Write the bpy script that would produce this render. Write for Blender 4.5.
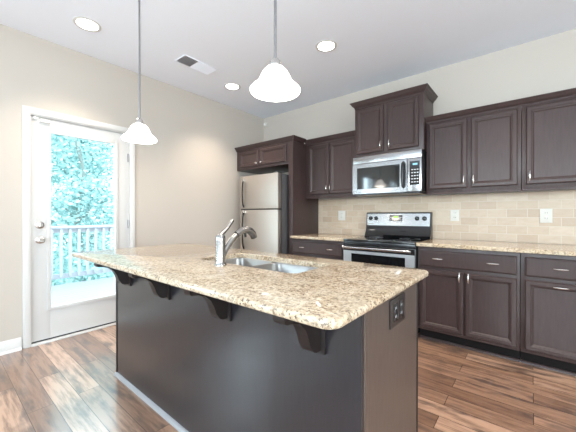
import bpy, bmesh, math, random
from mathutils import Vector, Matrix
R = math.radians
for o in list(bpy.data.objects):
    bpy.data.objects.remove(o)
scene = bpy.context.scene
C = scene.collection

# ------------------------------------------------------------------ camera
cam_data = bpy.data.cameras.new('camera')
cam_data.sensor_width = 36.0
cam_data.lens = 295.28 / 576 * 36
cam_data.clip_start = 0.02
cam = bpy.data.objects.new('camera', cam_data)
C.objects.link(cam)
cam.location = (3.438, -3.536, 1.171)
cam.rotation_euler = (R(90 - 0.176), 0, R(39.49))
scene.camera = cam
scene.view_settings.view_transform = 'Standard'
scene.view_settings.look = 'None'
scene.view_settings.gamma = 1
scene.view_settings.exposure = 0.38

# ------------------------------------------------------------------ daylight
SKY = 6.0
w = bpy.data.worlds.new('sky')
scene.world = w
w.use_nodes = True
bgn = w.node_tree.nodes['Background']
bgn.inputs[0].default_value = (0.72, 0.90, 1.0, 1)
bgn.inputs[1].default_value = SKY

def area(name, loc, rot, sx, sy, power, col):
    l = bpy.data.lights.new(name, 'AREA')
    l.shape = 'RECTANGLE'; l.size = sx; l.size_y = sy; l.energy = power; l.color = col
    o = bpy.data.objects.new(name, l); C.objects.link(o)
    o.location = loc; o.rotation_euler = rot
    return o
DAY = (0.72, 0.87, 1.0)
SOFT = (1.0, 0.97, 0.94)
# area lamps outside the window openings; rear and right ones added for fill
area('window_fill', (-0.30, -5.1, 1.50), (0, R(-90), 0), 1.6, 0.95, 75, DAY)
area('window_fill', (-0.30, -6.95, 1.50), (0, R(-90), 0), 1.6, 0.95, 75, DAY)
area('window_fill', (2.3, -8.1, 1.65), (R(90), 0, 0), 1.9, 1.45, 115, (0.86, 0.93, 1.0))
area('window_fill', (5.1, -8.1, 1.65), (R(90), 0, 0), 1.9, 1.45, 115, (0.86, 0.93, 1.0))
area('window_fill', (7.2, -4.2, 1.4), (0, R(90), 0), 1.9, 2.3, 140, SOFT)

# ------------------------------------------------------------------ helpers
def link(o): C.objects.link(o); return o
def bb(b): return b if isinstance(b, (tuple, list)) else None

class MB:
    """collects shapes in world coordinates, then links them as one mesh"""
    def __init__(self): self.bm = bmesh.new()
    def box(self, x0, x1, y0, y1, z0, z1, bev=0.0):
        if x0 > x1: x0, x1 = x1, x0
        if y0 > y1: y0, y1 = y1, y0
        if z0 > z1: z0, z1 = z1, z0
        m = Matrix.Translation(((x0+x1)/2, (y0+y1)/2, (z0+z1)/2)) @ Matrix.Diagonal((x1-x0, y1-y0, z1-z0, 1))
        r = bmesh.ops.create_cube(self.bm, size=1, matrix=m)
        if bev > 0:
            es = list({e for v in r['verts'] for e in v.link_edges})
            bmesh.ops.bevel(self.bm, geom=es, offset=bev, segments=2, profile=0.6, affect='EDGES')
        return self
    def loops(self, rings, cap0=True, cap1=True, closed=True):
        bm = self.bm
        L = [[bm.verts.new(p) for p in r] for r in rings]
        n = len(L[0])
        for a, b in zip(L, L[1:]):
            for i in range(n if closed else n-1):
                j = (i+1) % n
                try: bm.faces.new((a[i], a[j], b[j], b[i]))
                except ValueError: pass
        if cap0: bm.faces.new(list(reversed(L[0])))
        if cap1: bm.faces.new(L[-1])
        return self
    def tube(self, pts, rad, n=10, cap=True):
        pts = [Vector(p) for p in pts]
        if not isinstance(rad, (list, tuple)): rad = [rad]*len(pts)
        rings = []; up = None
        for i, p in enumerate(pts):
            t = (pts[min(i+1, len(pts)-1)] - pts[max(i-1, 0)]).normalized()
            if up is None:
                up = Vector((0, 0, 1)) if abs(t.z) < .9 else Vector((1, 0, 0))
            s = t.cross(up).normalized(); up = s.cross(t).normalized()
            rings.append([p + (s*math.cos(2*math.pi*k/n) + up*math.sin(2*math.pi*k/n))*rad[i] for k in range(n)])
        return self.loops(rings, cap, cap)
    def lathe(self, c, prof, n=24, axis='z', cap0=True, cap1=True):
        rings = []
        for r, h in prof:
            ring = []
            for k in range(n):
                a = 2*math.pi*k/n; u, v = r*math.cos(a), r*math.sin(a)
                if axis == 'z': p = (c[0]+u, c[1]+v, c[2]+h)
                elif axis == 'y': p = (c[0]+u, c[1]+h, c[2]+v)
                else: p = (c[0]+h, c[1]+u, c[2]+v)
                ring.append(p)
            rings.append(ring)
        return self.loops(rings, cap0, cap1)
    def prism(self, poly, axis, a, b):
        """extrude a 2D polygon along an axis"""
        def P(q, t):
            return {'x': (t, q[0], q[1]), 'y': (q[0], t, q[1]), 'z': (q[0], q[1], t)}[axis]
        return self.loops([[P(q, a) for q in poly], [P(q, b) for q in poly]])
    def sweep(self, path, prof, side=1):
        """profile (out, z) swept along an XY path with mitred corners"""
        P = [Vector(p) for p in path]; rings = []
        for i, p in enumerate(P):
            d = []
            if i > 0: d.append((P[i]-P[i-1]).normalized())
            if i < len(P)-1: d.append((P[i+1]-P[i]).normalized())
            ns = [Vector((t.y, -t.x))*side for t in d]
            if len(ns) == 2:
                m = (ns[0]+ns[1]).normalized(); m = m/max(.2, m.dot(ns[0]))
            else: m = ns[0]
            rings.append([(p.x+m.x*o, p.y+m.y*o, z) for o, z in prof])
        return self.loops(rings)
    def build(self, name, mat, parent=None, smooth=True, origin=None):
        bm = self.bm
        bmesh.ops.recalc_face_normals(bm, faces=bm.faces)
        off = root_loc(parent) if parent is not None else (Vector(origin) if origin else Vector((0, 0, 0)))
        bmesh.ops.translate(bm, verts=bm.verts, vec=-off)
        me = bpy.data.meshes.new(name); bm.to_mesh(me); bm.free()
        o = bpy.data.objects.new(name, me); C.objects.link(o)
        me.materials.append(mat)
        if smooth:
            for p in me.polygons: p.use_smooth = True
            me.set_sharp_from_angle(angle=R(38))
        if parent is not None: o.parent = parent
        else: o.location = off
        return o

def root_loc(o):
    while o.parent: o = o.parent
    return Vector(o.location)
def thing(name, label, cat, loc, group=None):
    o = bpy.data.objects.new(name, None); C.objects.link(o)
    o.empty_display_size = .05
    o.location = loc; o['label'] = label; o['category'] = cat
    if group: o['group'] = group
    return o
def tag(o, label, cat, group=None):
    o['label'] = label; o['category'] = cat
    if group: o['group'] = group
    return o
def struct(o, label=None, cat=None):
    o['kind'] = 'structure'
    if label: o['label'] = label
    if cat: o['category'] = cat
    return o
def setting(name, loc=(0, 0, 0)):
    o = bpy.data.objects.new(name, None); C.objects.link(o); o.location = loc
    o.empty_display_size = .05
    return o
def copy_tree(o, parent=None):
    c = o.copy(); C.objects.link(c)
    if parent is not None: c.parent = parent
    for ch in list(o.children): copy_tree(ch, c)
    return c
def rrect(x0, x1, y0, y1, r, z, n=6):
    r = max(r, .0005); out = []
    for cx, cy, a0 in ((x1-r, y1-r, 0), (x0+r, y1-r, 90), (x0+r, y0+r, 180), (x1-r, y0+r, 270)):
        for k in range(n+1):
            a = R(a0+90*k/n); out.append((cx+r*math.cos(a), cy+r*math.sin(a), z))
    return out

# ------------------------------------------------------------------ materials
def mat(name, col, rough=.5, metal=0., spec=.5, coat=0., coat_r=.1, emit=None, es=0.):
    m = bpy.data.materials.new(name); m.use_nodes = True
    b = m.node_tree.nodes['Principled BSDF']
    b.inputs['Base Color'].default_value = (*col, 1)
    b.inputs['Roughness'].default_value = rough
    b.inputs['Metallic'].default_value = metal
    b.inputs['Specular IOR Level'].default_value = spec
    b.inputs['Coat Weight'].default_value = coat
    b.inputs['Coat Roughness'].default_value = coat_r
    if emit:
        b.inputs['Emission Color'].default_value = (*emit, 1)
        b.inputs['Emission Strength'].default_value = es
    return m
class NT:
    def __init__(self, m): self.t = m.node_tree; self.b = self.t.nodes['Principled BSDF']
    def n(self, typ, **kw):
        x = self.t.nodes.new(typ)
        for k, v in kw.items(): setattr(x, k, v)
        return x
    def l(self, a, b): self.t.links.new(a, b)
    def pos(self, scale=(1, 1, 1)):
        g = self.n('ShaderNodeNewGeometry'); m = self.n('ShaderNodeMapping')
        m.inputs['Scale'].default_value = scale
        self.l(g.outputs['Position'], m.inputs['Vector']); return m.outputs[0]
    def objc(self, scale=(1, 1, 1)):
        g = self.n('ShaderNodeTexCoord'); m = self.n('ShaderNodeMapping')
        m.inputs['Scale'].default_value = scale
        self.l(g.outputs['Object'], m.inputs['Vector']); return m.outputs[0]
    def noise(self, vec, scale=5., detail=3., rough=.5):
        x = self.n('ShaderNodeTexNoise'); x.inputs['Scale'].default_value = scale
        x.inputs['Detail'].default_value = detail; x.inputs['Roughness'].default_value = rough
        if vec is not None: self.l(vec, x.inputs['Vector'])
        return x.outputs['Fac']
    def ramp(self, fac, stops):
        x = self.n('ShaderNodeValToRGB'); e = x.color_ramp.elements
        while len(e) < len(stops): e.new(.5)
        for q, (p, c) in zip(e, stops):
            q.position = p; q.color = (*c, 1) if len(c) == 3 else c
        self.l(fac, x.inputs[0]); return x.outputs[0]
    def mix(self, fac, a, b, typ='MIX'):
        x = self.n('ShaderNodeMix', data_type='RGBA', blend_type=typ)
        for s, v in ((x.inputs[0], fac), (x.inputs[6], a), (x.inputs[7], b)):
            if isinstance(v, (int, float)): s.default_value = v
            elif isinstance(v, tuple): s.default_value = (*v, 1)
            else: self.l(v, s)
        return x.outputs[2]
    def bump(self, h, strength=.2, dist=.002):
        x = self.n('ShaderNodeBump'); x.inputs['Strength'].default_value = strength
        x.inputs['Distance'].default_value = dist
        self.l(h, x.inputs['Height']); self.l(x.outputs[0], self.b.inputs['Normal'])

M = {}
def paint(name, col, rough=.6):
    m = mat(name, col, rough, spec=.3); t = NT(m)
    f = t.noise(t.pos(), 90, 2); t.bump(f, .06, .001)
    g = t.noise(t.pos(), 1.3, 2)
    c2 = tuple(x*.97 for x in col)
    t.l(t.mix(g, col, c2), t.b.inputs['Base Color'])
    return m
M['wall'] = paint('wall_paint', (.51, .462, .415))
M['ceiling'] = paint('ceiling_paint', (.86, .90, .99), .8)
M['trim'] = mat('trim_paint', (.62, .61, .60), .4)
M['door'] = mat('door_paint', (.58, .575, .57), .35)

def espresso(name, base, light, rough=.33, coat=.25):
    m = mat(name, base, rough, spec=.30, coat=coat, coat_r=.22); t = NT(m)
    f = t.noise(t.pos((22, 22, 2.2)), 4, 5, .6)
    g = t.noise(t.pos((1, 1, 1)), 3.5, 2)
    c = t.mix(t.ramp(f, [(.3, (0, 0, 0)), (.75, (1, 1, 1))]), base, light)
    c = t.mix(g, c, t.mix(.5, c, base))
    t.l(c, t.b.inputs['Base Color']); t.bump(f, .05, .001)
    return m
M['wood'] = espresso('espresso_wood', (.042, .026, .025), (.064, .042, .041), .36, .06)
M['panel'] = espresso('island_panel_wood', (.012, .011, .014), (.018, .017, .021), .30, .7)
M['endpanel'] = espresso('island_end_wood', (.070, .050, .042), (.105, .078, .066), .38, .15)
M['corbel'] = espresso('corbel_wood', (.012, .009, .009), (.018, .013, .013), .45, .1)
M['toe'] = mat('toe_kick_wood', (.008, .006, .006), .8, spec=.2)
M['rod'] = mat('pendant_rod_steel', (.30, .30, .31), .35, 1.)
M['nickel'] = mat('satin_nickel', (.62, .60, .58), .25, 1.)
M['chrome'] = mat('polished_chrome', (.82, .82, .82), .12, 1.)
M['shoe'] = mat('highlight_shoe_molding', (.27, .27, .28), .35)  # gloss highlight along the island molding, put into its pale colour
M['dark_gap'] = mat('dark_rubber', (.012, .012, .013), .6)

def steel(name, col, rough, axis):
    m = mat(name, col, rough, 1.); t = NT(m)
    s = {'x': (3, 300, 300), 'z': (300, 300, 3), 'y': (300, 3, 300)}[axis]
    f = t.noise(t.pos(s), 1, 3); t.bump(f, .04, .0006)
    t.l(t.mix(f, col, tuple(c*.9 for c in col)), t.b.inputs['Base Color'])
    return m
M['steel'] = steel('stainless_steel', (.40, .405, .415), .24, 'x')
M['oven'] = steel('oven_steel', (.60, .61, .63), .42, 'x')
M['fridge'] = steel('refrigerator_steel', (.60, .555, .51), .45, 'x')
M['sink'] = steel('sink_steel', (.37, .365, .36), .30, 'y')
M['faucet'] = mat('brushed_faucet_steel', (.36, .35, .34), .22, 1.)
M['fridge_side'] = mat('refrigerator_side', (.075, .073, .078), .5)
M['black_glass'] = mat('black_glass', (.006, .007, .008), .06, spec=.8)
M['black'] = mat('black_enamel', (.012, .012, .014), .25)
M['white_plastic'] = mat('white_plastic', (.64, .61, .56), .4)
M['bright_plastic'] = mat('sensor_plastic', (.86, .86, .85), .4)
M['bronze_plate'] = mat('bronze_outlet_plastic', (.028, .022, .021), .35)
M['slot'] = mat('outlet_slot', (.03, .03, .03), .6)
M['shade'] = mat('frosted_glass_shade', (.95, .94, .92), .4, emit=(1, .96, .90), es=4.2)
M['lamp'] = mat('lamp_lens', (1, 1, 1), .5, emit=(1, .95, .88), es=9)
M['green_led'] = mat('green_display', (.02, .05, .01), .3, emit=(.45, .85, .10), es=.8)
M['blue_led'] = mat('blue_display', (.02, .04, .06), .3, emit=(.35, .75, 1.0), es=.9)
M['key'] = mat('keypad_print', (.55, .57, .6), .5)

def granite():
    m = mat('granite', (.6, .5, .38), .10, spec=.5); t = NT(m)
    p = t.pos()
    a = t.noise(p, 62, 4, .65); b = t.noise(p, 105, 2, .6); c = t.noise(p, 9, 3)
    col = t.ramp(a, [(.32, (.14, .093, .06)), (.44, (.37, .272, .178)), (.56, (.53, .425, .305)), (.74, (.61, .535, .425))])
    v = t.n('ShaderNodeTexVoronoi'); v.inputs['Scale'].default_value = 80; t.l(p, v.inputs['Vector'])
    sp = t.ramp(b, [(.375, (1, 1, 1)), (.425, (0, 0, 0))])
    col = t.mix(sp, col, (.10, .07, .055))
    d = t.ramp(v.outputs['Distance'], [(.18, (1, 1, 1)), (.28, (0, 0, 0))])
    g = t.ramp(t.noise(p, 34, 2), [(.52, (0, 0, 0)), (.62, (.8, .8, .8))])
    col = t.mix(t.mix(1., d, g, 'MULTIPLY'), col, (.13, .10, .085))
    col = t.mix(t.ramp(c, [(.4, (0, 0, 0)), (.7, (.35, .35, .35))]), col, (.63, .565, .46))
    t.l(col, t.b.inputs['Base Color'])
    return m
M['granite'] = granite()

def brick(t, vec, bw, rh, mortar, off=.5):
    x = t.n('ShaderNodeTexBrick'); x.offset = off; x.squash = 1
    x.inputs['Color1'].default_value = (0, 0, 0, 1); x.inputs['Color2'].default_value = (1, 1, 1, 1)
    x.inputs['Mortar'].default_value = (.5, .5, .5, 1)
    x.inputs['Scale'].default_value = 1
    x.inputs['Mortar Size'].default_value = mortar; x.inputs['Mortar Smooth'].default_value = .1
    x.inputs['Brick Width'].default_value = bw; x.inputs['Row Height'].default_value = rh
    t.l(vec, x.inputs['Vector']); return x
def floor_mat():
    m = mat('walnut_plank_floor', (.2, .12, .08), .30, spec=.5, coat=1., coat_r=.15)
    m.node_tree.nodes['Principled BSDF'].inputs['Coat IOR'].default_value = 1.62; t = NT(m)
    br = brick(t, t.pos(), 1.15, .127, .0016, .37)
    rnd = t.n('ShaderNodeSeparateColor'); t.l(br.outputs['Color'], rnd.inputs[0])
    g = t.n('ShaderNodeNewGeometry')
    add = t.n('ShaderNodeVectorMath', operation='MULTIPLY_ADD')
    t.l(br.outputs['Color'], add.inputs[0]); add.inputs[1].default_value = (7, 13, 5)
    t.l(g.outputs['Position'], add.inputs[2])
    mp = t.n('ShaderNodeMapping'); mp.inputs['Scale'].default_value = (1.2, 13, 1); t.l(add.outputs[0], mp.inputs[0])
    gr = t.noise(mp.outputs[0], 2.6, 6, .65)
    mp2 = t.n('ShaderNodeMapping'); mp2.inputs['Scale'].default_value = (2.2, 7, 1); t.l(add.outputs[0], mp2.inputs[0])
    blotch = t.noise(mp2.outputs[0], 1.6, 3, .55)
    base = t.ramp(rnd.outputs[0], [(0, (.22, .12, .075)), (.5, (.42, .245, .16)), (1, (.58, .37, .26))])
    col = t.mix(t.ramp(gr, [(.36, (.72, .72, .72)), (.55, (0, 0, 0))]), base, (.12, .062, .042))
    col = t.mix(t.ramp(blotch, [(.53, (0, 0, 0)), (.68, (.8, .8, .8))]), col, (.08, .055, .048))
    col = t.mix(br.outputs['Fac'], col, (.03, .018, .012))
    t.l(col, t.b.inputs['Base Color'])
    h = t.mix(br.outputs['Fac'], gr, (0, 0, 0)); t.bump(h, .15, .002)
    return m
M['floor'] = floor_mat()
def tile_mat():
    m = mat('travertine_subway_tile', (.6, .5, .38), .35, spec=.4); t = NT(m)
    g = t.n('ShaderNodeNewGeometry'); s = t.n('ShaderNodeSeparateXYZ'); t.l(g.outputs['Position'], s.inputs[0])
    c = t.n('ShaderNodeCombineXYZ'); t.l(s.outputs[0], c.inputs[0])
    sub = t.n('ShaderNodeMath', operation='SUBTRACT'); sub.inputs[1].default_value = .912
    t.l(s.outputs[2], sub.inputs[0]); t.l(sub.outputs[0], c.inputs[1])
    br = brick(t, c.outputs[0], .155, .079, .0022)
    rnd = t.n('ShaderNodeSeparateColor'); t.l(br.outputs['Color'], rnd.inputs[0])
    col = t.ramp(rnd.outputs[0], [(0, (.47, .355, .26)), (.5, (.53, .415, .31)), (1, (.58, .47, .365))])
    n1 = t.noise(t.pos((1, 1, 2.5)), 14, 5, .6)
    col = t.mix(t.ramp(n1, [(.4, (0, 0, 0)), (.7, (.35, .35, .35))]), col, (.42, .30, .21))
    col = t.mix(br.outputs['Fac'], col, (.56, .49, .40))
    t.l(col, t.b.inputs['Base Color'])
    inv = t.n('ShaderNodeMath', operation='SUBTRACT'); inv.inputs[0].default_value = 1; t.l(br.outputs['Fac'], inv.inputs[1])
    t.bump(inv.outputs[0], .35, .002)
    return m
M['tile'] = tile_mat()
def glass_mat():
    m = bpy.data.materials.new('clear_glass'); m.use_nodes = True; nt = m.node_tree
    nt.nodes.remove(nt.nodes['Principled BSDF'])
    tr = nt.nodes.new('ShaderNodeBsdfTransparent'); tr.inputs[0].default_value = (.95, .98, .98, 1)
    gl = nt.nodes.new('ShaderNodeBsdfGlossy'); gl.inputs['Roughness'].default_value = .02
    lw = nt.nodes.new('ShaderNodeLayerWeight'); lw.inputs['Blend'].default_value = .5
    pw = nt.nodes.new('ShaderNodeMath'); pw.operation = 'POWER'; pw.inputs[1].default_value = 4.0
    nt.links.new(lw.outputs['Facing'], pw.inputs[0])
    fr = nt.nodes.new('ShaderNodeMath'); fr.operation = 'MULTIPLY_ADD'; fr.inputs[1].default_value = .5; fr.inputs[2].default_value = .03
    nt.links.new(pw.outputs[0], fr.inputs[0])
    mx = nt.nodes.new('ShaderNodeMixShader')
    nt.links.new(fr.outputs[0], mx.inputs[0]); nt.links.new(tr.outputs[0], mx.inputs[1]); nt.links.new(gl.outputs[0], mx.inputs[2])
    nt.links.new(mx.outputs[0], nt.nodes['Material Output'].inputs[0]); return m
M['glass'] = glass_mat()
def boards(name, col, pitch, axis):
    m = mat(name, col, .6); t = NT(m)
    g = t.n('ShaderNodeNewGeometry'); s = t.n('ShaderNodeSeparateXYZ'); t.l(g.outputs['Position'], s.inputs[0])
    d = t.n('ShaderNodeMath', operation='DIVIDE'); d.inputs[1].default_value = pitch; t.l(s.outputs[axis], d.inputs[0])
    f = t.n('ShaderNodeMath', operation='FRACT'); t.l(d.outputs[0], f.inputs[0])
    gap = t.ramp(f.outputs[0], [(0, (1, 1, 1)), (.05, (1, 1, 1)), (.06, (0, 0, 0))])
    n1 = t.noise(t.pos((6, 6, 6)), 4, 3)
    c = t.mix(n1, col, tuple(x*.85 for x in col))
    t.l(t.mix(gap, c, tuple(x*.35 for x in col)), t.b.inputs['Base Color']); return m
M['deck'] = boards('weathered_deck_boards', (.30, .30, .305), .14, 0)
M['rail'] = mat('painted_railing', (.42, .42, .46), .5)
M['ground'] = mat('forest_floor', (.13, .20, .12), .9)
M['bark'] = mat('tree_bark', (.20, .22, .20), .9)
def leaf(name, a, b):
    m = mat(name, a, .6, spec=.3); t = NT(m)
    f = t.noise(t.pos(), 1.7, 3); g = t.n('ShaderNodeNewGeometry')
    c = t.mix(g.outputs['Random Per Island'], a, b)
    c = t.mix(f, c, t.mix(.4, c, (.45, .60, .58)))
    t.l(c, t.b.inputs['Base Color'])
    t.b.inputs['Transmission Weight'].default_value = 0
    return m
M['leaf'] = leaf('tree_leaves', (.11, .25, .25), (.36, .52, .50))
M['leaf_pale'] = leaf('pale_tree_leaves', (.17, .33, .33), (.40, .55, .54))

# ------------------------------------------------------------------ room shell
H = 2.775
XR, YR = 6.9, -7.8
struct(MB().box(-.15, XR+.15, YR-.15, .15, -.12, 0).build('floor', M['floor'], smooth=False))
struct(MB().box(-.15, XR+.15, YR-.15, .15, H, H+.12).build('ceiling', M['ceiling'], smooth=False))
def wall(name, axis, lo, hi, t0, t1, holes):
    """a wall running along axis from lo to hi with rectangular openings (a, b, z0, z1)"""
    mb = MB(); cur = lo
    def put(a, b, z0, z1):
        if axis == 'y': mb.box(t0, t1, a, b, z0, z1)
        else: mb.box(a, b, t0, t1, z0, z1)
    for a, b, z0, z1 in sorted(holes):
        put(cur, a, 0, H)
        if z0 > 0: put(a, b, 0, z0)
        put(a, b, z1, H); cur = b
    put(cur, hi, 0, H)
    return struct(mb.build(name, M['wall'], smooth=False))
DY0, DY1, DZ = -2.985, -2.105, 2.075        # door opening
wall('wall_left', 'y', YR, 0, -.15, 0, [(DY0, DY1, 0, DZ), (-5.45, -4.68, .7, 2.24), (-7.35, -6.60, .7, 2.30)])
wall('wall_back', 'x', -.15, XR+.15, 0, .15, [])
wall('wall_right', 'y', YR, 0, XR, XR+.15, [(-5.4, -3.0, .4, 2.4)])
wall('wall_rear', 'x', -.15, XR+.15, YR-.15, YR, [(1.3, 3.3, .9, 2.4), (4.1, 6.1, .9, 2.4)])
# living-area windows; the unseen rear and right ones are added to light the room
def window(i, axis, a, b, z0, z1, t):
    root = setting('window_%d' % i, (t if axis == 'y' else (a+b)/2, (a+b)/2 if axis == 'y' else t, z0)); struct(root)
    def put(mb, p, q, r, s, d=.03):
        if axis == 'y': mb.box(t-d, t+d, p, q, r, s)
        else: mb.box(p, q, t-d, t+d, r, s)
    f = MB()
    for p, q, r, s in ((a, a+.05, z0, z1), (b-.05, b, z0, z1), (a, b, z0, z0+.05), (a, b, z1-.05, z1), (a, b, (z0+z1)/2-.025, (z0+z1)/2+.025)):
        put(f, p, q, r, s)
    f.build('window_frame', M['trim'], root, False)
    g = MB(); put(g, a+.05, b-.05, z0+.05, z1-.05, .003); g.build('pane', M['glass'], root, False)
window(1, 'y', -5.45, -4.68, .7, 2.24, -.08)
window(2, 'y', -7.35, -6.60, .7, 2.30, -.08)
window(3, 'x', 1.3, 3.3, .9, 2.4, YR-.08)
window(4, 'x', 4.1, 6.1, .9, 2.4, YR-.08)
window(5, 'y', -5.4, -3.0, .4, 2.4, XR+.08)

BASE = [(0, 0), (.016, 0), (.016, .082), (.012, .092), (.007, .105), (0, .105)]
SHOE = [(.016, 0), (.030, 0), (.028, .010), (.022, .018), (.016, .020)]
mb = MB(); mb.sweep([(0, YR), (0, -3.03)], BASE, 1); mb.sweep([(0, YR), (0, -3.03)], SHOE, 1)
mb.sweep([(0, -2.06), (0, -.66)], BASE, 1)
struct(mb.build('baseboard_left', M['trim']))
struct(MB().sweep([(4.0, 0), (XR, 0)], BASE, 1).build('baseboard_back', M['trim']))

# ------------------------------------------------------------------ exterior door
CAS = .064
mb = MB()
def casing_leg(y0, y1):
    mb.box(0, .012, y0, y1, 0, DZ-.006, .001); mb.box(.0125, .019, y0+.008, y1-.008, 0, DZ+.002, .003)
casing_leg(DY0-.035, DY0+.022); casing_leg(DY1-.022, DY1+.035)
mb.box(0, .012, DY0-.035, DY1+.035, DZ-.005, DZ+.055, .002); mb.box(.0125, .019, DY0-.027, DY1+.027, DZ+.003, DZ+.047, .003)
# jambs lining the opening
mb.box(-.15, .0, DY0, DY0+.018, 0, DZ); mb.box(-.15, .0, DY1-.018, DY1, 0, DZ); mb.box(-.15, 0, DY0, DY1, DZ-.012, DZ)
struct(mb.build('trim_1', M['trim']))
door = setting('door_1', (-.03, -2.55, .015)); struct(door, 'white full-lite exterior door to the deck', None)
SY0, SY1, SZ0, SZ1 = -2.965, -2.125, .03, 2.06
GY0, GY1, GZ0, GZ1 = -2.825, -2.268, .315, 1.936
s = MB()
s.box(-.055, -.012, SY0, GY0, SZ0, SZ1, .002); s.box(-.055, -.012, GY1, SY1, SZ0, SZ1, .002)
s.box(-.055, -.012, GY0, GY1, SZ0, GZ0); s.box(-.055, -.012, GY0, GY1, GZ1, SZ1)
s.build('slab', M['door'], door)
f = MB()
fw = .024
for y0, y1, z0, z1 in ((GY0-fw, GY0+.006, GZ0-fw, GZ1+fw), (GY1-.006, GY1+fw, GZ0-fw, GZ1+fw), (GY0, GY1, GZ0-fw, GZ0+.006), (GY0, GY1, GZ1-.006, GZ1+fw)):
    f.box(-.014, .002, y0, y1, z0, z1, .004)
f.build('lite_frame', M['door'], door)
MB().box(-.040, -.034, GY0, GY1, GZ0, GZ1).build('pane', M['glass'], door, False)
MB().box(-.054, -.012, SY0, SY1, .018, .030).build('door_sweep', M['dark_gap'], door, False)
MB().box(-.15, .022, DY0+.018, DY1-.018, 0, .016, .004).build('threshold', M['trim'], door)
for z in (.28, 1.072, 1.803):
    h = MB(); h.tube([(-.004, SY1-.012, z-.045), (-.004, SY1-.012, z+.045)], .0085, 8)
    h.box(-.013, -.009, SY1-.020, SY1-.002, z-.045, z+.045)
    h.build('hinge', M['rod'], door)
def knobset(z, knob):
    m_ = MB(); y = -2.9
    m_.lathe((-.012, y, z), [(.034, 0), (.034, .006), (.026, .012)], 20, 'x')
    if knob:
        m_.lathe((-.012, y, z), [(.012, .01), (.012, .034), (.024, .042), (.029, .054), (.028, .066), (.018, .074)], 20, 'x')
        return m_.build('door_knob', M['nickel'], door)
    m_.lathe((-.012, y, z), [(.020, .01), (.020, .020), (.016, .024)], 16, 'x')
    m_.box(.010, .028, y-.006, y+.006, z-.016, z+.016, .003)
    return m_.build('deadbolt', M['nickel'], door)
knobset(1.081, False); knobset(.945, True)
MB().box(-.020, -.010, SY0-.006, SY0+.004, .915, .975).build('strike_plate', M['nickel'], door, False)
# alarm contacts at the head of the door
t_ = thing('door_sensor', 'small white two-piece alarm contact at top left corner of glass door', 'door sensor', (0, -2.90, 2.0))
MB().box(-.012, .008, -2.945, -2.912, 2.035, 2.056, .003).build('magnet', M['bright_plastic'], t_)
MB().box(-.012, .012, -2.898, -2.822, 2.018, 2.040, .004).build('switch_body', M['bright_plastic'], t_)

# ------------------------------------------------------------------ outside: deck, railing, trees
struct(MB().box(-2.80, -.15, -5.5, 3.2, -.16, -.02).build('deck_floor', M['deck'], smooth=False))
rail = thing('deck_railing', 'pale painted wooden deck railing with square balusters beyond glass door', 'railing', (-2.72, -1.2, -.02))
MB().box(-2.79, -2.65, -5.4, 3.1, .945, .985, .004).build('top_rail', M['rail'], rail)
MB().box(-2.74, -2.70, -5.4, 3.1, .87, .945).build('upper_rail', M['rail'], rail)
MB().box(-2.74, -2.70, -5.4, 3.1, .095, .175).build('bottom_rail', M['rail'], rail)
for y in (-5.35, -3.3, .8, 3.05):
    MB().box(-2.77, -2.67, y-.05, y+.05, -.02, .945).build('post', M['rail'], rail, False)
y = -5.2
while y < 3.0:
    if all(abs(y-p) > .08 for p in (-5.35, -3.3, .8, 3.05)):
        MB().box(-2.70, -2.662, y-.019, y+.019, .12, .93).build('baluster', M['rail'], rail, False)
    y += .128
gr_ = struct(MB().box(-40, -.4, -25, 25, -3.3, -3.0).build('ground', M['ground'], smooth=False))

def tree(label, x, y, h, r, seed, nleaf, lm, size=.16):
    rnd = random.Random(seed)
    root = thing('tree', label, 'tree', (x, y, -3.0), 'trees beyond the deck')
    tk = MB(); pts = [(x+rnd.uniform(-.08, .08)*k, y+rnd.uniform(-.08, .08)*k, -3.0+h*.85*k/5) for k in range(6)]
    tk.tube(pts, [.12-.02*k for k in range(6)], 8)
    clumps = []
    for k in range(46):
        a = rnd.uniform(0, 6.283); zz = rnd.uniform(.18, .97)
        rad = (r-.55)*math.sqrt(rnd.uniform(.05, 1))*(1-.4*abs(zz-.45))
        c = (x+rad*math.cos(a), y+rad*math.sin(a), -3.0+h*zz); clumps.append((c, rnd.uniform(.55, 1.0)))
        if k % 4 == 0:
            q = pts[min(4, 1+int(zz*4))]
            tk.tube([q, ((q[0]+c[0])/2, (q[1]+c[1])/2, (q[2]+c[2])/2+.15), c], [.03, .02, .008], 6)
    tk.build('trunk', M['bark'], root)
    vs, fs = [], []
    for k in range(nleaf):
        c, cr = clumps[rnd.randrange(len(clumps))]
        d = Vector((rnd.gauss(0, .45), rnd.gauss(0, .45), rnd.gauss(0, .36)))*cr
        p = Vector(c)+d-Vector((x, y, -3.0))
        q = math.hypot(p.x, p.y)
        if q > r-.15: p.x *= (r-.15)/q*rnd.uniform(.6, 1); p.y *= (r-.15)/q*rnd.uniform(.6, 1)
        u = Vector((rnd.gauss(0, 1), rnd.gauss(0, 1), rnd.gauss(0, .6))).normalized()
        v = u.cross(Vector((rnd.gauss(0, 1), rnd.gauss(0, 1), rnd.gauss(0, 1)))).normalized()
        s1 = size*rnd.uniform(.6, 1.3); s2 = s1*.55
        i = len(vs)
        vs += [p-u*s1*.5, p+v*s2*.5, p+u*s1*.5, p-v*s2*.5]
        fs.append((i, i+1, i+2, i+3))
    me = bpy.data.meshes.new('foliage'); me.from_pydata([tuple(q) for q in vs], [], fs)
    me.materials.append(lm)
    o = bpy.data.objects.new('foliage', me); C.objects.link(o); o.parent = root
T_D = 'leafy green tree beyond the deck railing, seen through the glass door'
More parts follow.
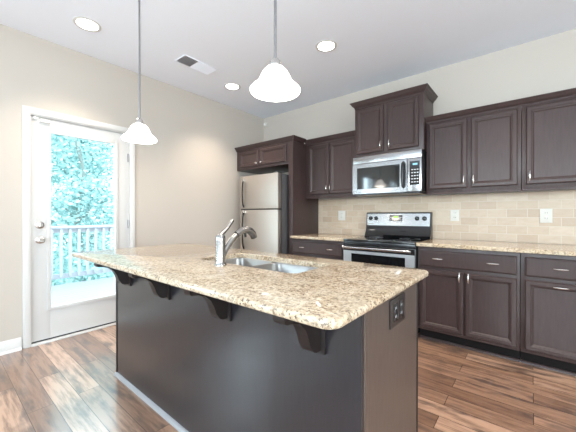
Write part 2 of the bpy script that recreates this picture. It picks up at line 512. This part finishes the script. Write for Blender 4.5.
for a in ((-5.6, -4.6, 7.6, 1.65, 1, 4500, 'leaf', .15), (-5.6, -1.05, 7.8, 1.65, 2, 11000, 'leaf_pale', .11), (-5.6, 2.2, 7.6, 1.65, 3, 5000, 'leaf', .15),
          (-9.4, -3.8, 9.0, 1.95, 4, 5000, 'leaf_pale', .18), (-9.4, .2, 9.2, 1.95, 5, 10000, 'leaf', .15), (-9.4, 4.2, 9.0, 1.95, 6, 4500, 'leaf_pale', .18),
          (-13.6, -3.3, 10, 2.1, 7, 4500, 'leaf', .24), (-13.6, 1.0, 10.4, 2.1, 8, 9000, 'leaf_pale', .20), (-13.6, 5.3, 10, 2.1, 9, 4500, 'leaf', .24)):
    tree(T_D, a[0], a[1], a[2], a[3], a[4], a[5], M[a[6]], a[7])

# ------------------------------------------------------------------ cabinets
DOOR_PROF = [(0, 0), (0, .012), (.005, .019), (.009, .021), (.033, .021), (.038, .0165), (.045, .0150), (.053, .007)]
DRAW_PROF = [(0, 0), (0, .012), (.005, .017), (.014, .020)]
def front(x0, x1, z0, z1, yb, prof):
    """a cabinet front facing the viewer (-Y): nested rectangles"""
    mb = MB()
    rings = [[(x0+i, yb-d, z0+i), (x1-i, yb-d, z0+i), (x1-i, yb-d, z1-i), (x0+i, yb-d, z1-i)] for i, d in prof]
    return mb.loops(rings)
def pull(name, x, y, z, vertical, parent, L=.080):
    """slim arched bar pull on two feet; y is the front surface"""
    mb = MB(); n = 9; h = L/2
    pts, rad = [], []
    for k in range(n):
        t = -1+2*k/(n-1); d = .018+.010*(1-t*t)
        pts.append((x, y-d, z+h*t) if vertical else (x+h*t, y-d, z)); rad.append(.0042+.0030*(1-t*t))
    mb.tube(pts, rad, 8)
    for t in (-.62, .62):
        q = (x, y, z+h*t) if vertical else (x+h*t, y, z)
        mb.tube([(q[0], q[1]+.001, q[2]), (q[0], q[1]-.023, q[2])], [.0065, .0045], 8)
    return mb.build(name, M['nickel'], parent)
CROWN = [(0, 0), (.005, 0), (.005, .012), (.011, .017), (.024, .029), (.029, .036), (.031, .041), (.044, .057), (.044, .062), (0, .062)]
def crown(path, z, parent, sc=1., side=1):
    return MB().sweep(path, [(o*sc, z+h*sc) for o, h in CROWN], side).build('crown_molding', M['wood'], parent, False)

def upper(name, label, x0, x1, depth, z0, z1, doors, pulls, wood='wood', rail=True, group='upper cabinets'):
    """wall cabinet: box, face frame, doors (x0, x1) and vertical pulls at given x"""
    root = thing(name, label, 'cabinet', ((x0+x1)/2, -depth/2, z0), group)
    e = .002
    MB().box(x0+e, x1-e, -.001, -depth+.020, z0, z1, .001).build('carcass', M[wood], root)
    MB().box(x0+e, x1-e, -depth+.020, -depth, z0, z1, .001).build('face_frame', M[wood], root)
    if rail:
        MB().box(x0+e, x1-e, -depth+.001, -depth+.018, z0-.018, z0, .002).build('light_rail', M[wood], root)
    for (a, b), px in zip(doors, pulls):
        d = front(a, b, z0+.035, z1-.035, -depth, DOOR_PROF).build('door', M[wood], root, False)
        pull('pull', px, -depth-.019, z0+.105, True, d)
    return root
UD = .315
# left pair over the small counter
XP = 1.091; S0, S1 = 1.846, 2.603
u = upper('wall_cabinet', 'dark two-door wall cabinet between the refrigerator panel and the microwave', XP+.002, S0-.001, UD, 1.405, 2.112,
          [(1.150, 1.462), (1.472, 1.828)], [1.440, 1.494])
crown([(XP+.004, -UD), (S0-.002, -UD)], 2.106, u)
# tall cabinet above the microwave
u = upper('wall_cabinet', 'taller dark cabinet with its own crown, mounted right above the microwave', S0, S1, .375, 1.834, 2.415,
          [(1.873, 2.190), (2.238, 2.556)], [2.166, 2.262], rail=False)
crown([(S0+.002, 0), (S0+.002, -.375), (S1-.002, -.375), (S1-.002, 0)], 2.402, u, 1.08)
# right run
u = upper('wall_cabinet', 'dark two-door wall cabinet right of the microwave above two white outlets', S1+.008, 3.372, UD, 1.395, 2.118,
          [(2.640, 2.972), (3.002, 3.345)], [2.948, 3.026])
crown([(S1+.010, -UD), (3.372, -UD)], 2.102, u, .9)
u = upper('wall_cabinet', 'dark single-door wall cabinet at the right edge of the kitchen run', 3.372, 3.832, UD, 1.395, 2.118,
          [(3.402, 3.805)], [3.427])
crown([(3.372, -UD), (3.830, -UD), (3.830, 0)], 2.102, u, .9)

# refrigerator surround: over-fridge cabinet and tall end panel
u = thing('refrigerator_cabinet', 'dark cabinet surround enclosing the refrigerator, two small doors above and tall side panel', 'cabinet', (.55, -.3, 0), 'upper cabinets')
FD = .585
MB().box(.012, 1.016, -.001, -FD+.02, 1.835, 2.125, .001).build('carcass', M['wood'], u)
MB().box(.012, 1.016, -FD+.02, -FD, 1.835, 2.125, .001).build('face_frame', M['wood'], u)
MB().box(1.018, XP, -.001, -FD-.004, 0, 2.125, .002).build('side_panel', M['wood'], u)
for a, b, kx in ((.085, .478, .448), (.512, .985, .542)):
    d = front(a, b, 1.868, 2.092, -FD, DOOR_PROF).build('door', M['wood'], u, False)
    MB().lathe((kx, -FD-.018, 1.905), [(.006, 0), (.006, -.012), (.014, -.018), (.016, -.024), (.012, -.030)], 14, 'y').build('knob', M['nickel'], d)
crown([(.003, -FD), (XP+.002, -FD), (XP+.002, -UD-.045)], 2.115, u)

# base cabinets
BD = .600
def base(name, label, x0, x1, drawers, doors, toe_end=None):
    """drawers: (x0, x1, [pull x]); doors: (x0, x1, pull x, vertical)"""
    root = thing(name, label, 'cabinet', ((x0+x1)/2, -BD/2, 0), 'base cabinets')
    e = .002
    MB().box(x0+e, x1-e, -.001, -BD+.02, .105, .878, .001).build('carcass', M['wood'], root)
    MB().box(x0+e, x1-e, -BD+.02, -BD, .105, .878, .001).build('face_frame', M['wood'], root)
    MB().box(x0+e, x1-e, -.02, -.535, 0, .105).build('toe_kick', M['toe'], root, False)
    MB().sweep([(x0+e, -.535), (x1-e, -.535)], [(0, 0), (.018, 0), (.016, .010), (.010, .017), (0, .019)], 1).build('shoe_molding', M['wood'], root)
    for a, b, ps in drawers:
        d = front(a, b, .700, .848, -BD, DRAW_PROF).build('drawer', M['wood'], root, False)
        for p in ps: pull('pull', p, -BD-.019, .776, False, d)
    for a, b, p, vert in doors:
        d = front(a, b, .132, .672, -BD, DOOR_PROF).build('door', M['wood'], root, False)
        pull('pull', p, -BD-.019, .632 if vert else .642, vert, d)
    return root
base('base_cabinet', 'dark base cabinet with two-pull drawer between refrigerator panel and stove', XP+.002, S0-.006,
     [(1.105, 1.815, [1.262, 1.662])], [(1.105, 1.455, 1.43, True), (1.468, 1.815, 1.493, True)])
base('base_cabinet', 'dark two-door base cabinet with wide drawer, just right of the stove', S1+.006, 3.372,
     [(2.630, 3.352, [2.787, 3.198])], [(2.630, 2.987, 2.960, True), (3.001, 3.352, 3.027, True)])
base('base_cabinet', 'dark base cabinet with horizontal pull on door, at right edge of the kitchen run', 3.372, 3.832,
     [(3.400, 3.805, [3.605])], [(3.400, 3.805, 3.605, False)])

# granite counters against the wall
def counter(x0, x1, label):
    mb = MB(); e = .004
    rings = [rrect(x0+e, x1-e, -.645+e, -.002, .004, .880, 2), rrect(x0, x1, -.645, -.002, .004, .884, 2),
             rrect(x0, x1, -.645, -.002, .004, .908, 2), rrect(x0+e, x1-e, -.645+e, -.002, .004, .913, 2)]
    return tag(mb.loops(rings).build('granite_countertop', M['granite']), label, 'countertop')
counter(XP+.003, S0-.003, 'short speckled beige granite countertop between refrigerator panel and stove')
counter(S1+.003, 3.86, 'speckled beige granite countertop along the wall right of the stove')
tag(MB().box(XP+.003, 3.95, -.001, -.010, .914, 1.385).build('tile_backsplash', M['tile'], smooth=False),
    'beige stone subway tile backsplash between counters and wall cabinets', 'backsplash')

# wall outlets
def outlet(x, z, wd, ht, label, y=-.010, rocker=False):
    root = thing('wall_outlet', label, 'outlet', (x, y, z), 'white outlets on the backsplash')
    MB().box(x-wd/2, x+wd/2, y, y-.006, z-ht/2, z+ht/2, .002).build('cover_plate', M['white_plastic'], root)
    for dz in (-.024, .024):
        r = MB().box(x-.017, x+.017, y-.005, y-.009, z+dz-.016, z+dz+.016, .003).build('receptacle', M['white_plastic'], root)
        s_ = MB()
        for dx in (-.007, .007): s_.box(x+dx-.0013, x+dx+.0013, y-.0088, y-.0094, z+dz-.003, z+dz+.007)
        s_.build('slots', M['slot'], r, False)
    return root
outlet(1.472, 1.165, .105, .128, 'white outlet plate on the tile left of the stove')
outlet(2.816, 1.168, .082, .118, 'white outlet plate on the tile just right of the stove')
outlet(3.541, 1.165, .085, .128, 'white outlet plate on the tile furthest right, below the single-door cabinet')

# ------------------------------------------------------------------ refrigerator
FX0, FX1 = .262, .972
fr = thing('refrigerator', 'stainless top-freezer refrigerator with black handles in the dark surround', 'refrigerator', (.617, -.4, 0))
MB().box(FX0+.004, FX1-.004, -.03, -.665, .03, 1.705, .006).build('body', M['fridge_side'], fr)
MB().box(FX0+.03, FX1-.03, -.06, -.64, 0, .03).build('base_grille', M['black'], fr, False)
fd = MB().box(FX0, FX1, -.675, -.745, 1.256, 1.712, .010).build('freezer_door', M['fridge'], fr)
rd = MB().box(FX0, FX1, -.675, -.745, .075, 1.242, .010).build('refrigerator_door', M['fridge'], fr)
MB().box(FX0+.006, FX1-.006, -.665, -.676, .07, 1.705).build('door_gasket', M['dark_gap'], fr, False)
MB().box(FX0+.006, FX1-.006, -.67, -.735, 1.2415, 1.2565).build('door_gap_strip', M['dark_gap'], fr, False)
def fridge_handle(z0, z1, par):
    n = 12; mb = MB(); pts = []
    for k in range(n+1):
        t = k/n; d = .030*math.sin(math.pi*min(1, max(0, t)))**.35 if 0 < t < 1 else 0
        pts.append((FX0+.078, -.744-d, z0+(z1-z0)*t))
    mb.tube(pts, [.012]+[.0105]*(n-1)+[.012], 8)
    h = mb.build('handle', M['black'], par)
    MB().box(FX0+.064, FX0+.092, -.744, -.764, z1-.02, z1+.02, .005).build('handle_cap', M['nickel'], h)
fridge_handle(1.28, 1.660, fd); fridge_handle(.70, 1.222, rd)
MB().box(FX1-.07, FX1-.01, -.66, -.74, 1.7125, 1.725, .003).build('hinge_cover', M['fridge_side'], fr)

# ------------------------------------------------------------------ microwave
mw = thing('microwave', 'stainless over-the-range microwave with black glass door, hung above the stove', 'microwave', (2.22, -.2, 1.406))
a, b = S0+.004, S1-.004
MB().box(a, b, -.003, -.405, 1.410, 1.828, .003).build('body', M['black'], mw)
MB().box(a, b, -.405, -.436, 1.748, 1.828, .006).build('vent_grille', M['steel'], mw)
md = MB(); x0, x1, z0, z1 = a, 2.458, 1.410, 1.744
wx0, wx1, wz0, wz1 = 1.905, 2.385, 1.462, 1.700
for p in ((x0, wx0, z0, z1), (wx1, x1, z0, z1), (wx0, wx1, z0, wz0), (wx0, wx1, wz1, z1)):
    md.box(p[0], p[1], -.405, -.440, p[2], p[3])
mdo = md.build('door', M['steel'], mw, False)
MB().box(wx0, wx1, -.410, -.437, wz0, wz1).build('door_window', M['black_glass'], mdo, False)
h = MB(); h.tube([(2.424, -.438, 1.455), (2.424, -.468, 1.475), (2.424, -.480, 1.58), (2.424, -.468, 1.695), (2.424, -.438, 1.715)], [.012, .015, .017, .015, .012], 10)
h.build('handle', M['black'], mdo)
cp = MB().box(2.461, b, -.405, -.438, 1.410, 1.744, .003).build('control_panel', M['steel'], mw)
pn = MB().box(2.485, b-.018, -.437, -.441, 1.475, 1.715).build('keypad', M['black_glass'], cp, False)
MB().box(2.515, 2.560, -.4405, -.4425, 1.675, 1.693).build('display', M['blue_led'], cp, False)
k = MB()
for i in range(5):
    for j in range(3):
        k.box(2.502+j*.026, 2.518+j*.026, -.4405, -.442, 1.50+i*.031, 1.510+i*.031)
k.build('keys', M['key'], cp, False)
MB().box(a+.02, b-.02, -.02, -.43, 1.392, 1.410).build('bottom_plate', M['black'], mw, False)

# ------------------------------------------------------------------ range
st = thing('range', 'freestanding stainless electric range with black glass cooktop and raised control panel', 'stove', (2.225, -.33, 0))
a, b = S0+.003, S1-.003
MB().box(a, b, -.04, -.620, .03, .895, .003).build('body', M['black'], st)
MB().box(a, b, -.03, -.655, .896, .912, .005).build('cooktop', M['black_glass'], st)
bn = M['burner'] = mat('burner_print', (.10, .10, .11), .3)
for x, y, r in ((2.04, -.47, .105), (2.42, -.47, .085), (2.04, -.22, .080), (2.42, -.22, .105)):
    MB().lathe((x, y, .912), [(r, 0), (r, .0006), (r-.006, .0006), (r-.006, 0)], 32, cap0=False, cap1=False).build('burner_ring', bn, st)
# lower black glass riser and tilted steel control panel
MB().prism([(-.014, .905), (-.125, .912), (-.110, .935), (-.085, .985), (-.072, 1.045), (-.014, 1.045)], 'x', a, b).build('backguard', M['black_glass'], st)
cpn = MB().prism([(-.014, 1.04), (-.078, 1.04), (-.060, 1.195), (-.052, 1.203), (-.014, 1.203)], 'x', a+.002, b-.002).build('panel_housing', M['black'], st)
def on_panel(z): return -.078+(z-1.04)/.155*.018
pl = MB()
pl.loops([[(x, on_panel(z)-d, z) for x, z in ((a+.014, 1.048), (b-.014, 1.048), (b-.014, 1.188), (a+.014, 1.188))] for d in (0, .004)])
pl.build('control_panel', M['steel'], cpn, False)
for x in (1.908, 1.977, 2.452, 2.530):
    kb = MB().lathe((x, on_panel(1.133)-.004, 1.133), [(.024, 0), (.024, -.008), (.020, -.020), (.017, -.022)], 20, 'y').build('knob', M['black'], st)
    MB().box(x-.004, x+.004, on_panel(1.133)-.025, on_panel(1.133)-.034, 1.114, 1.152, .002).build('knob_grip', M['black'], kb)
MB().loops([[(x, on_panel(z)-d, z) for x, z in ((2.142, 1.100), (2.290, 1.100), (2.290, 1.170), (2.142, 1.170))] for d in (.003, .007)]).build('clock_panel', M['black_glass'], cpn, False)
MB().loops([[(x, on_panel(z)-d, z) for x, z in ((2.190, 1.138), (2.245, 1.138), (2.245, 1.158), (2.190, 1.158))] for d in (.006, .0085)]).build('display', M['green_led'], cpn, False)
k = MB()
for i in range(2):
    for j in range(6):
        if i == 1 and 1 < j < 4: continue
        x = 2.150+j*.024; z = 1.110+i*.030
        k.loops([[(xx, on_panel(zz)-d, zz) for xx, zz in ((x, z), (x+.012, z), (x+.012, z+.007), (x, z+.007))] for d in (.006, .0078)])
k.build('keys', M['key'], cpn, False)
# oven front
MB().box(a, b, -.620, -.648, .850, .894, .004).build('front_trim', M['black'], st)
od = MB(); x0, x1, z0, z1 = a+.003, b-.003, .235, .845; wx0, wx1, wz0, wz1 = 1.945, 2.510, .36, .762
for p in ((x0, wx0, z0, z1), (wx1, x1, z0, z1), (wx0, wx1, z0, wz0), (wx0, wx1, wz1, z1)):
    od.box(p[0], p[1], -.620, -.655, p[2], p[3])
odo = od.build('oven_door', M['oven'], st, False)
MB().box(x0, x1, -.650, -.657, .792, .846).build('door_top_trim', M['black'], odo, False)
MB().box(wx0, wx1, -.625, -.652, wz0, wz1).build('oven_window', M['black_glass'], odo, False)
h = MB(); h.tube([(a+.02, -.705, .828), (b-.02, -.705, .828)], .014, 12)
for x in (a+.05, b-.05): h.tube([(x, -.655, .826), (x, -.705, .828)], .010, 8)
h.build('handle', M['steel'], odo)
MB().box(a+.003, b-.003, -.620, -.652, .04, .225, .004).build('storage_drawer', M['steel'], st)

# ------------------------------------------------------------------ island
PX0, PX1, PY0, PY1 = 1.083, 3.023, -2.664, -2.062
isl = thing('island_cabinet', 'long dark kitchen island base with four corbels under its granite top', 'island', (2.05, -2.36, 0))
MB().box(PX0+.018, PX1, PY0, PY0+.014, 0, .8855).build('front_panel', M['panel'], isl, False)
MB().box(PX1-.026, PX1+.004, PY0+.0145, PY0+.042, 0, .8855, .002).build('corner_post', M['endpanel'], isl)
MB().box(PX0, PX0+.018, PY0-.004, PY0+.03, 0, .8855, .002).build('corner_post', M['corbel'], isl)
MB().box(PX1-.018, PX1-.002, PY0+.0425, PY1-.012, 0, .8855).build('end_panel', M['endpanel'], isl, False)
MB().box(PX1-.018, PX1+.001, PY1-.012, PY1, 0, .8855, .001).build('end_stile', M['corbel'], isl)
MB().box(PX0+.001, PX0+.018, PY0+.03, PY1, 0, .8855).build('end_panel', M['panel'], isl, False)
MB().box(PX0+.018, PX1-.018, PY1-.02, PY1, .105, .8855).build('face_frame', M['wood'], isl, False)
MB().box(PX0+.018, PX1-.018, PY1-.09, PY1-.075, 0, .105).build('toe_kick', M['toe'], isl, False)
MB().sweep([(PX0, PY0), (PX1, PY0)], [(0, 0), (.018, 0), (.016, .012), (.009, .019), (0, .021)], 1).build('shoe_molding', M['shoe'], isl)
MB().sweep([(PX1, PY0), (PX1, PY1-.075)], [(0, 0), (.014, 0), (.013, .010), (.008, .016), (0, .018)], 1).build('shoe_molding', M['endpanel'], isl)
for x0, x1 in ((1.12, 1.56), (1.58, 1.86), (1.90, 2.27), (2.28, 2.64), (2.66, 2.98)):   # fronts on the working side
    d = MB()
    rings = [[(x1-i, PY1+q, .132+i), (x0+i, PY1+q, .132+i), (x0+i, PY1+q, .85-i), (x1-i, PY1+q, .85-i)] for i, q in DOOR_PROF]
    d.loops(rings).build('door', M['wood'], isl)
# corbels: S-curved bracket in front of a flat back plate
for cx in (1.305, 1.815, 2.350, 2.852):
    prof = [(PY0-.012, .8855), (PY0-.205, .8855), (PY0-.205, .852), (PY0-.198, .842), (PY0-.165, .838), (PY0-.130, .826), (PY0-.102, .802),
            (PY0-.085, .770), (PY0-.074, .738), (PY0-.056, .712), (PY0-.038, .703), (PY0-.012, .703)]
    c_ = MB().prism(prof, 'x', cx-.024, cx+.024).build('corbel', M['corbel'], isl)
    MB().box(cx-.040, cx+.040, PY0, PY0-.013, .690, .8855, .002).build('back_plate', M['corbel'], c_)
# the granite slab with the sink cut-out
IX0, IX1, IY0, IY1 = 0.995, 3.074, -2.922, -2.040
HX0, HX1, HY0, HY1 = 1.915, 2.640, -2.525, -2.200
mb = MB(); bm = mb.bm
def ring_verts(pts): return [bm.verts.new(p) for p in pts]
def stitch(A, B):
    n = len(A)
    for i in range(n): bm.faces.new((A[i], A[(i+1) % n], B[(i+1) % n], B[i]))
e = .008
outer = [rrect(IX0+e, IX1-e, IY0+e, IY1-e, .045-e, .914), rrect(IX0+.003, IX1-.003, IY0+.003, IY1-.003, .042, .911), rrect(IX0, IX1, IY0, IY1, .045, .905),
         rrect(IX0, IX1, IY0, IY1, .045, .894), rrect(IX0+.003, IX1-.003, IY0+.003, IY1-.003, .042, .889), rrect(IX0+e, IX1-e, IY0+e, IY1-e, .045-e, .886)]
inner = [rrect(HX0-.002, HX1+.002, HY0-.002, HY1+.002, .042, .914), rrect(HX0, HX1, HY0, HY1, .04, .912), rrect(HX0, HX1, HY0, HY1, .04, .886)]
OV = [ring_verts(r) for r in outer]; IV = [ring_verts(r) for r in inner]
for A, B in zip(OV, OV[1:]): stitch(A, B)
for A, B in zip(IV, IV[1:]): stitch(B, A)
for A, B in ((OV[0], IV[0]), (OV[-1], IV[-1])):     # corner fans between the two rounded rectangles share vertex order
    stitch(A, B)
tag(mb.build('island_countertop', M['granite']), 'large polished beige speckled granite top with rounded corners on the island', 'countertop')
# double bowl sink under the cut-out
sk = thing('kitchen_sink', 'double-bowl stainless undermount sink set into the island granite', 'sink', (2.26, -2.365, .68))
def bowl(x0, x1, y0, y1, zt, depth, name):
    m_ = MB(); t = .0015
    m_.loops([rrect(x0-.004-t, x1+.004+t, y0-.004-t, y1+.004+t, .05, zt), rrect(x0-.003, x1+.003, y0-.003, y1+.003, .05, zt),
              rrect(x0, x1, y0, y1, .05, zt-.004), rrect(x0+.006, x1-.006, y0+.006, y1-.006, .05, zt-depth+.035),
              rrect(x0+.016, x1-.016, y0+.016, y1-.016, .045, zt-depth+.010), rrect(x0+.04, x1-.04, y0+.04, y1-.04, .03, zt-depth)], cap0=False)
    o = m_.build(name, M['sink'], sk)
    md_ = o.modifiers.new('wall', 'SOLIDIFY'); md_.thickness = .0015; md_.offset = 0
    cx, cy = (x0+x1)/2, (y0+y1)/2
    MB().lathe((cx, cy, zt-depth+.001), [(.040, 0), (.040, .003), (.030, .004), (.026, .001)], 20).build('drain', M['chrome'], o)
bowl(1.918, 2.228, -2.522, -2.203, .884, .19, 'bowl'); bowl(2.244, 2.637, -2.522, -2.203, .884, .19, 'bowl')
fl = MB()
for q in ((1.895, 1.914, -2.545, -2.18), (2.641, 2.665, -2.545, -2.18), (1.914, 2.641, -2.545, -2.526), (1.914, 2.641, -2.199, -2.18), (2.2325, 2.2395, -2.526, -2.199)):
    fl.box(q[0], q[1], q[2], q[3], .8815, .8855)
fl.build('flange', M['sink'], sk, False)
# faucet
FXc, FYc = 2.205, -2.585
fc = thing('kitchen_faucet', 'brushed steel single-lever pull-out faucet standing beside the island sink', 'faucet', (FXc, FYc, .914))
MB().lathe((FXc, FYc, .914), [(.031, 0), (.031, .005), (.027, .010), (.0255, .020), (.025, .120), (.0255, .135), (.024, .147), (.018, .156), (.008, .160)], 24).build('body', M['faucet'], fc)
lv = MB(); lv.tube([(FXc, FYc-.004, 1.062), (FXc, FYc+.012, 1.078), (FXc, FYc+.040, 1.098), (FXc, FYc+.062, 1.122), (FXc, FYc+.078, 1.142), (FXc, FYc+.082, 1.146)], [.016, .013, .009, .009, .010, .006], 10)
lv.build('lever_handle', M['faucet'], fc)
sp = MB(); sp.tube([(FXc, FYc+.005, .952), (FXc, FYc+.030, .990), (FXc, FYc+.065, 1.030), (FXc, FYc+.105, 1.064)], [.016, .0165, .017, .0165], 12)
sp.build('spout', M['faucet'], fc)
rg = MB(); rg.tube([(FXc, FYc+.103, 1.0625), (FXc, FYc+.110, 1.068)], [.0178, .0178], 12); rg.build('spout_ring', M['dark_gap'], fc)
hd = MB(); hd.tube([(FXc, FYc+.108, 1.0665), (FXc, FYc+.140, 1.084), (FXc, FYc+.175, 1.090), (FXc, FYc+.205, 1.082), (FXc, FYc+.228, 1.062), (FXc, FYc+.238, 1.042)], [.018, .0195, .0205, .021, .0205, .019], 12)
hdo = hd.build('spray_head', M['faucet'], fc)
tg = MB(); tg.tube([(FXc, FYc+.168, 1.072), (FXc, FYc+.172, 1.048)], [.008, .006], 8); tg.build('spray_button', M['dark_gap'], hdo)
# outlet in the end of the island
io = thing('island_outlet', 'dark bronze double outlet on the end panel of the island', 'outlet', (3.022, -2.345, .79))
MB().box(3.0212, 3.0275, -2.425, -2.262, .735, .845, .002).build('cover_plate', M['bronze_plate'], io)
for dy in (-.032, .032):
    r_ = MB().box(3.0270, 3.0295, -2.343+dy-.020, -2.343+dy+.020, .755, .825, .002).build('receptacle', M['black'], io)
    s_ = MB()
    for dz in (-.016, .016):
        for d2 in (-.006, .006): s_.box(3.0294, 3.0299, -2.343+dy+d2-.0012, -2.343+dy+d2+.0012, .79+dz-.005, .79+dz+.005)
    s_.build('slots', M['key'], r_, False)

# ------------------------------------------------------------------ ceiling: lights, vent, detector, pendants
def can(x, y, label):
    root = thing('recessed_light', label, 'ceiling light', (x, y, H), 'recessed ceiling lights')
    MB().lathe((x, y, H), [(.100, 0), (.100, -.004), (.092, -.007), (.078, -.004), (.078, 0)], 28, cap0=False, cap1=False).build('trim_ring', M['trim'], root)
    MB().lathe((x, y, H), [(.078, -.001), (.078, -.003), (.001, -.0035)], 28).build('lens', M['lamp'], root)
    l = bpy.data.lights.new('can_lamp', 'SPOT'); l.energy = 78; l.color = (1, .86, .70); l.spot_size = R(108); l.spot_blend = .75; l.shadow_soft_size = .07
    o = bpy.data.objects.new('can_lamp', l); C.objects.link(o); o.parent = root; o.location = (0, 0, -.02)
can(.553, -2.688, 'recessed ceiling light above the floor near the glass door')
can(.558, -1.132, 'recessed ceiling light near the far corner, beyond the air vent')
can(1.933, -1.140, 'recessed ceiling light between the larger pendant and the microwave cabinet')
can(3.31, -1.14, 'recessed ceiling light above the right counter, outside the picture')
can(4.3, -3.4, 'recessed ceiling light over the living side of the room, outside the picture')

v = thing('ceiling_vent', 'white rectangular louvred air vent in the ceiling between the door and far corner', 'vent', (.675, -1.715, H))
x0, x1, y0, y1 = .590, .760, -1.905, -1.525
f = MB()
for q in ((x0-.010, x0, y0-.010, y1+.010), (x1, x1+.010, y0-.010, y1+.010), (x0, x1, y0-.010, y0), (x0, x1, y1, y1+.010)):
    f.box(q[0], q[1], q[2], q[3], H-.007, H, .002)
f.build('frame', M['ceiling'], v)
MB().box(x0, x1, y0, y1, H-.0015, H).build('duct_back', M['slot'], v, False)
for k in range(22):
    yy = y0+.010+k*(y1-y0-.02)/21
    tilt = .0085 if k < 9 else -.0065
    MB().loops([[(x0, yy-tilt, H-.012), (x0, yy-tilt+.0012, H-.012), (x0, yy+tilt+.0012, H-.001), (x0, yy+tilt, H-.001)],
                [(x1, yy-tilt, H-.012), (x1, yy-tilt+.0012, H-.012), (x1, yy+tilt+.0012, H-.001), (x1, yy+tilt, H-.001)]]).build('louvre', M['ceiling'], v, False)

dt = thing('motion_detector', 'small round white detector high in the far corner of the walls', 'detector', (.055, 0, 2.663))
MB().lathe((.058, 0, 2.663), [(.038, 0), (.038, -.018), (.032, -.030), (.014, -.034)], 22, 'y').build('housing', M['white_plastic'], dt)
MB().lathe((.058, -.031, 2.660), [(.017, 0), (.017, -.005), (.010, -.008)], 14, 'y').build('sensor_lens', M['bright_plastic'], dt)

def pendant(x, y, zb, label, power):
    root = thing('pendant_light', label, 'pendant light', (x, y, zb), 'pendants over the island')
    prof = [(.022, .104), (.040, .096), (.054, .081), (.066, .060), (.0755, .037), (.089, .023), (.104, .010), (.1140, -.002), (.112, -.009)]
    sh = MB()
    inner_ = [(r-.004, h-.003) for r, h in reversed(prof)]
    sh.lathe((x, y, zb), prof+inner_, 40, cap0=False, cap1=False)
    sh.build('shade', M['shade'], root)
    MB().lathe((x, y, zb), [(.030, .096), (.031, .107), (.026, .113), (.024, .128), (.017, .137), (.007, .143)], 20).build('socket_cap', M['nickel'], root)
    MB().tube([(x, y, zb+.138), (x, y, H-.02)], .0065, 10).build('rod', M['rod'], root)
    MB().lathe((x, y, H), [(.062, 0), (.062, -.012), (.045, -.024), (.012, -.030)], 24).build('canopy', M['nickel'], root)
    MB().lathe((x, y, zb+.048), [(.006, .045), (.016, .03), (.027, 0), (.022, -.022), (.008, -.032)], 16).build('bulb', M['lamp'], root)
    l = bpy.data.lights.new('pendant_lamp', 'POINT'); l.energy = power; l.color = (1, .90, .76); l.shadow_soft_size = .06
    o = bpy.data.objects.new('pendant_lamp', l); C.objects.link(o); o.parent = root; o.location = (0, 0, -.02)
pendant(1.298, -2.590, 1.712, 'frosted glass bell pendant on a thin rod, hanging nearest the glass door', 1.8)
pendant(2.547, -2.545, 1.735, 'frosted glass bell pendant hanging above the sink end of the island, looking larger', 1.8)
